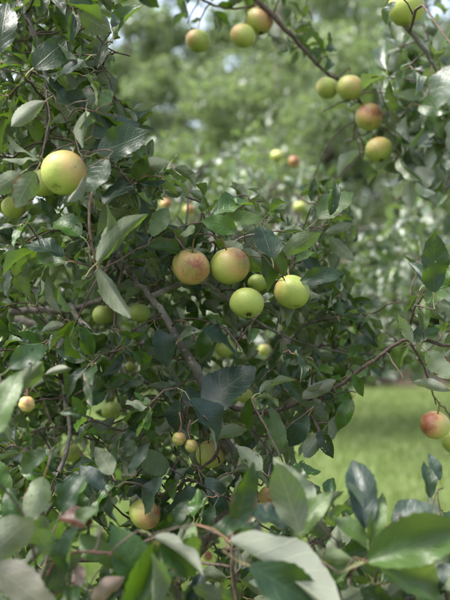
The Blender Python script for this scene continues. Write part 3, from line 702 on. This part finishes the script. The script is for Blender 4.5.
fill(T3, [(395,190),(455,190),(455,300),(400,290)], 2.4, 3.4, 24, (4, 7), .05, .08, None)
fill(T3, [(460,-250),(900,-250),(900,420),(460,400)], 1.7, 3.4, 110, (6, 8), .05, .085)
fill(T3, [(340,-260),(470,-260),(470,-30),(380,-40)], 1.7, 2.8, 26, (5, 8), .05, .085)

# ------------------------------------------------------------------ the tree behind
T2 = Tree((.10, 3.8, 0), 'blurred apple tree standing behind the near one, seen right of the centre apples')
T2.branch([(.10,3.8,-.05),(.12,3.78,.5),(.06,3.8,1.0),(.1,3.8,1.5)], .07, .045, 'trunk', 'bark', 12)
for (ex, ey, ez) in ((-.65,3.5,2.0),(.65,3.4,1.7),(.8,4.0,1.9),(.2,3.1,2.0),(-.3,4.2,2.25),(.5,4.2,2.15),(-.5,3.4,1.5)):
    T2.branch([(.1,3.8,1.3),(.1+.35*(ex-.1),3.8+.3*(ey-3.8),1.3+.5*(ez-1.3)),(.1+.7*(ex-.1),3.8+.7*(ey-3.8),1.3+.8*(ez-1.3)+.08),(ex,ey,ez)], .022, .005, 'branch', 'bark', 8)
MIDZ = [(-200,-500),(150,100),(180,132),(255,128),(330,150),(345,185),(356,225),(470,225),(470,388),(352,392),(318,402),(300,470),(-100,470)]
cnt = 0; pts = []
while len(pts) < 360:
    v = rng.normal(0, 1, 3); v = unit(v) * random.random() ** .4
    p = np.array((.30, 3.65, 1.74)) + v * np.array((1.05, .80, .66))
    x, y = proj(p)
    if inpoly(x, y, MIDZ): pts.append(p)
arr = np.array(T2.nodes); pts.sort(key=lambda p: float(((arr - p) ** 2).sum(1).min()))
for p in pts: T2.cluster(p, random.randint(6, 9), .045, .075, MIDZ)

# ------------------------------------------------------------------ apples
def apple_meshes(p1=.6, p2=0., e1=.018, e2=.014, lop=.035, tall=1.0):
    seg, ring = 30, 20; V = []
    for i in range(ring + 1):
        th = math.pi * i / ring
        r = math.sin(th); z = math.cos(th)
        rr = r * (1.0 + .04 * math.sin(th) - .06 * max(0, -z) ** 1.5)
        zz = z * .985
        dip = math.exp(-(r / .23) ** 2)
        zz -= dip * (.24 if z > 0 else -.14)
        for k in range(seg):
            a = 2 * math.pi * k / seg
            lob = 1 + .035 * math.cos(5 * a + p2) * max(0, .25 - z) / 1.25 * min(1, r * 2) + e1 * math.cos(2 * a + p1) + e2 * math.cos(3 * a + 2 * z + p2)
            V.append((rr * lob * math.cos(a), rr * lob * math.sin(a), (zz + lop * rr * math.cos(a + .8)) * tall))
    Q = []
    for i in range(ring):
        for k in range(seg):
            Q.append((i * seg + k, (i + 1) * seg + k, (i + 1) * seg + (k + 1) % seg, i * seg + (k + 1) % seg))
    body = mesh_from('apple_skin', V, Q, M['apple'])
    W = []
    for (x, y, z) in V:
        a = math.atan2(y, x); rr = math.hypot(x, y); k = 1 + .05 * math.cos(5 * a + z) * min(1, rr * 1.3) + .03 * math.sin(7 * a + z * 7) + .03 * math.sin(z * 9 + 3 * a)
        W.append((x * k, y * k, z * 1.08))
    wr = mesh_from('wrinkled_skin', W, Q, M['apple'])
    # calyx: a little crown of dry sepals
    bm = bmesh.new()
    for k in range(5):
        a = k * 1.2566
        p = [(.05, -.05), (.15, -.07), (.19, 0), (.15, .07), (.05, .05)]
        h = [-.78, -.86, -.93, -.86, -.78]
        vs = [bm.verts.new((x * math.cos(a) - y * math.sin(a), x * math.sin(a) + y * math.cos(a), z)) for (x, y), z in zip(p, h)]
        bm.faces.new(vs)
    c = bmesh.ops.create_icosphere(bm, subdivisions=1, radius=.10)['verts']
    for v in c: v.co.z = v.co.z * .6 - .80
    cal = bpy.data.meshes.new('calyx'); bm.to_mesh(cal); bm.free(); cal.materials.append(M['calyx'])
    return body, wr, cal
BODIES = [apple_meshes(), apple_meshes(2.0, 1.0, .03, .02, -.06, .93), apple_meshes(4.0, 2.2, .022, .028, .08, 1.05), apple_meshes(5.1, 3.9, .035, .012, .02, .97)]
BODY, WRINK, CAL = BODIES[0]
def make_apple(a):
    x, y, dpx, dist, blush, ripe, az, tilt, kind, label = a
    tree = {'a': T1, 'b': T3 if x > 360 else T1, 'm': T2, 'w': T1}[kind]
    r = dpx * .5 * dist / F / 1.02; c = P(x, y, dist)
    root = bpy.data.objects.new('apple', None); COL.objects.link(root); root.location = c
    tag(root, label, 'apple', 'apples on the trees')
    from mathutils import Euler
    rot = Euler((R(tilt[0]), R(tilt[1]), R(az)), 'XYZ')
    rot = Euler((R(tilt[0]), R(tilt[1]), 0)).to_matrix().to_4x4() @ Matrix.Rotation(R(az), 4, 'Z')
    S = Matrix.Diagonal((r, r * random.uniform(.96, 1.03), r * random.uniform(.95, 1.04), 1))
    b = link('fruit_body', WRINK if kind == 'w' else BODIES[AP.index(a) % 4][0], root); b.matrix_local = rot @ S
    b['blush'] = float(blush); b['ripe'] = float(ripe)
    k = link('calyx', CAL, root); k.matrix_local = rot @ S
    # stalk, from the hollow of the fruit to the nearest twig
    up = np.array((rot @ Vector((0, 0, 1, 0)))[:3])
    s0 = up * r * .66; ln = max(.007, min(.014, r * .45)) if kind != 'w' else .024
    i, nb = tree.nearest(c + up * (r + ln)); s2 = up * (r * .95 + ln) + unit(nb - c) * .006
    t = Tubes(); t.add(catmull([s0, s0 * .55 + s2 * .45 + rng.normal(0, .0015, 3), s2], 4), np.linspace(.0015, .0017, 9) * (1 if r > .018 else .75), 6)
    link('stem', t.mesh('stem', M['stem_red' if kind == 'w' else 'stem']), root)
    tree.twig(c + s2, .0016)
for a in AP: make_apple(a)

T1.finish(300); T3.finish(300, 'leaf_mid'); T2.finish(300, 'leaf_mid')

# ------------------------------------------------------------------ trees beyond the lawn
def far_crown(seed, w, h, nclump, per, lsize, zb=.25, cf=.56):
    r = np.random.default_rng(seed); Vs = []; As = []
    for c in range(nclump):
        v = r.normal(0, 1, 3); v /= np.linalg.norm(v); v *= r.random() ** .45
        cz = v[2] * h * .5 + h * cf; taper = 1 - .45 * max(0, v[2])
        ctr = np.array((v[0] * w * taper, v[1] * w * taper, cz)); cr = (.35 + .45 * r.random()) * w * .28
        n = int(per * (.6 + .8 * r.random()))
        p = r.normal(0, 1, (n, 3)); p /= np.linalg.norm(p, axis=1, keepdims=True); p *= (r.random(n) ** .5)[:, None] * cr
        p[:, 2] *= .7; p += ctr
        d = r.normal(0, 1, (n, 3)); d[:, 2] -= .5; d /= np.linalg.norm(d, axis=1, keepdims=True)
        nn = r.normal(0, .6, (n, 3)); nn[:, 2] += 1; y = np.cross(nn, d); y /= (np.linalg.norm(y, axis=1, keepdims=True) + 1e-9)
        L = lsize * (.7 + .6 * r.random(n))[:, None]; u = np.cross(d, y)
        q = np.stack([p, p + d * L * .5 - y * L * .27 + u * L * .06, p + d * L, p + d * L * .5 + y * L * .27 + u * L * .06], 1)
        A = np.zeros((n, 4, 3)); A[:, :, 0] = (.0, .5, 1., .5); A[:, :, 1] = (0, -1, 0, 1)
        tone = r.random(); A[:, :, 2] = (np.clip(tone * .6 + .4 * r.random(n), 0, 1))[:, None]
        Vs.append(q.reshape(-1, 3)); As.append(A.reshape(-1, 3))
    V = np.concatenate(Vs); keep = V.reshape(-1, 4, 3)[:, :, 2].min(1) > zb
    V = V.reshape(-1, 4, 3)[keep]; A = np.concatenate(As).reshape(-1, 4, 3)[keep]
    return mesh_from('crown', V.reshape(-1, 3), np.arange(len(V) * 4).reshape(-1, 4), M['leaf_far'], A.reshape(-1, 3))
def far_trunk(seed, h, w):
    rr = random.Random(seed); t = Tubes()
    t.add(catmull([(0,0,-.1),(.05,.03,h*.2),(-.04,.05,h*.45),(.03,0,h*.8)], 4), np.linspace(.17, .04, 13), 10, .1)
    for k in range(6):
        a = k * 1.05 + rr.random(); z = h * rr.uniform(.18, .5); e = w * rr.uniform(.55, .8)
        t.add(catmull([(0,0,z),(math.cos(a)*e*.5, math.sin(a)*e*.5, z+h*.1),(math.cos(a)*e, math.sin(a)*e, z+h*rr.uniform(.12,.28))], 4), np.linspace(.045, .012, 9), 7)
    return t.mesh('trunk', M['bark'])
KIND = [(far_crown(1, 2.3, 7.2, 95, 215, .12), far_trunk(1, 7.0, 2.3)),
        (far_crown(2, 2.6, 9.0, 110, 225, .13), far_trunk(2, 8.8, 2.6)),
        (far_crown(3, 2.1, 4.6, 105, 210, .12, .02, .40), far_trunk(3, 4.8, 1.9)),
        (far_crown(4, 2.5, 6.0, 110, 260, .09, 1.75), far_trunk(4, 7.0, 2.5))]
FAR = [(-5.2,13.5,1,20,'tall leafy tree behind the near foliage, farthest left'),(-2.0,17.0,1,100,'hazy green tree seen below the white sky gap at the top left of centre'),
 (2.0,19.0,1,200,'tall soft green tree filling the background above the centre'),(4.2,17.8,1,300,'leafy tree behind the bare earth bank, left of the right edge'),
 (6.4,18.5,1,60,'tall tree in the background at the right edge above the red cheeked apple'),(-.9,15.6,2,10,'low bushy tree behind the centre cluster, beyond the lawn'),
 (5.0,16.8,2,250,'low bushy tree at the far lawn edge near the right side'),
 (-2.9,22,1,330,'distant tall tree at the left, behind the near tree'),(1.6,16.6,2,40,'low rounded tree at the far end of the lawn behind the thin right branch'),(7.2,21.5,1,10,'distant tree beyond the right edge of the lawn'),
 (.62,9.6,3,15,'light green tree close behind the near foliage, its crown above the centre pair'),(4.3,11.2,3,190,'light green tree at the right, its crown behind the upper right twigs'),
 (-2.2,27,1,75,'far tall tree closing the gap at the top centre'),(1.4,27,1,15,'farthest tree, behind the tall soft green one'),
 (3.1,23.5,1,120,'tall tree in the far row, behind the lowest apple of the upper right group'),
 (.5,20.5,2,95,'low bushy tree filling the gap under the tall trees, left of the thin right branch'),(3.3,18.6,2,170,'low bushy tree right behind the bare earth bank'),(6.9,20.5,2,230,'low bushy tree in the back row at the right edge'),(-3.0,19.5,2,70,'low bushy tree in the back row at the left')]
for x, y, k, rz, lab in FAR:
    root = bpy.data.objects.new('leafy_tree', None); COL.objects.link(root)
    root.location = (x, y, float(ground_z(x, y))); root.rotation_euler.z = R(rz)
    s = random.uniform(.92, 1.1) * {(-2.2, 27): 1.1, (1.4, 27): 1.3, (2.0, 19.0): 1.28, (4.2, 17.8): 1.15, (.62, 9.6): .86}.get((x, y), 1); root.scale = (s, s, s)
    tag(root, lab, 'tree', 'trees beyond the lawn')
    c = link('crown', KIND[k][0], root); c['kind'] = 'stuff'; link('trunk', KIND[k][1], root)
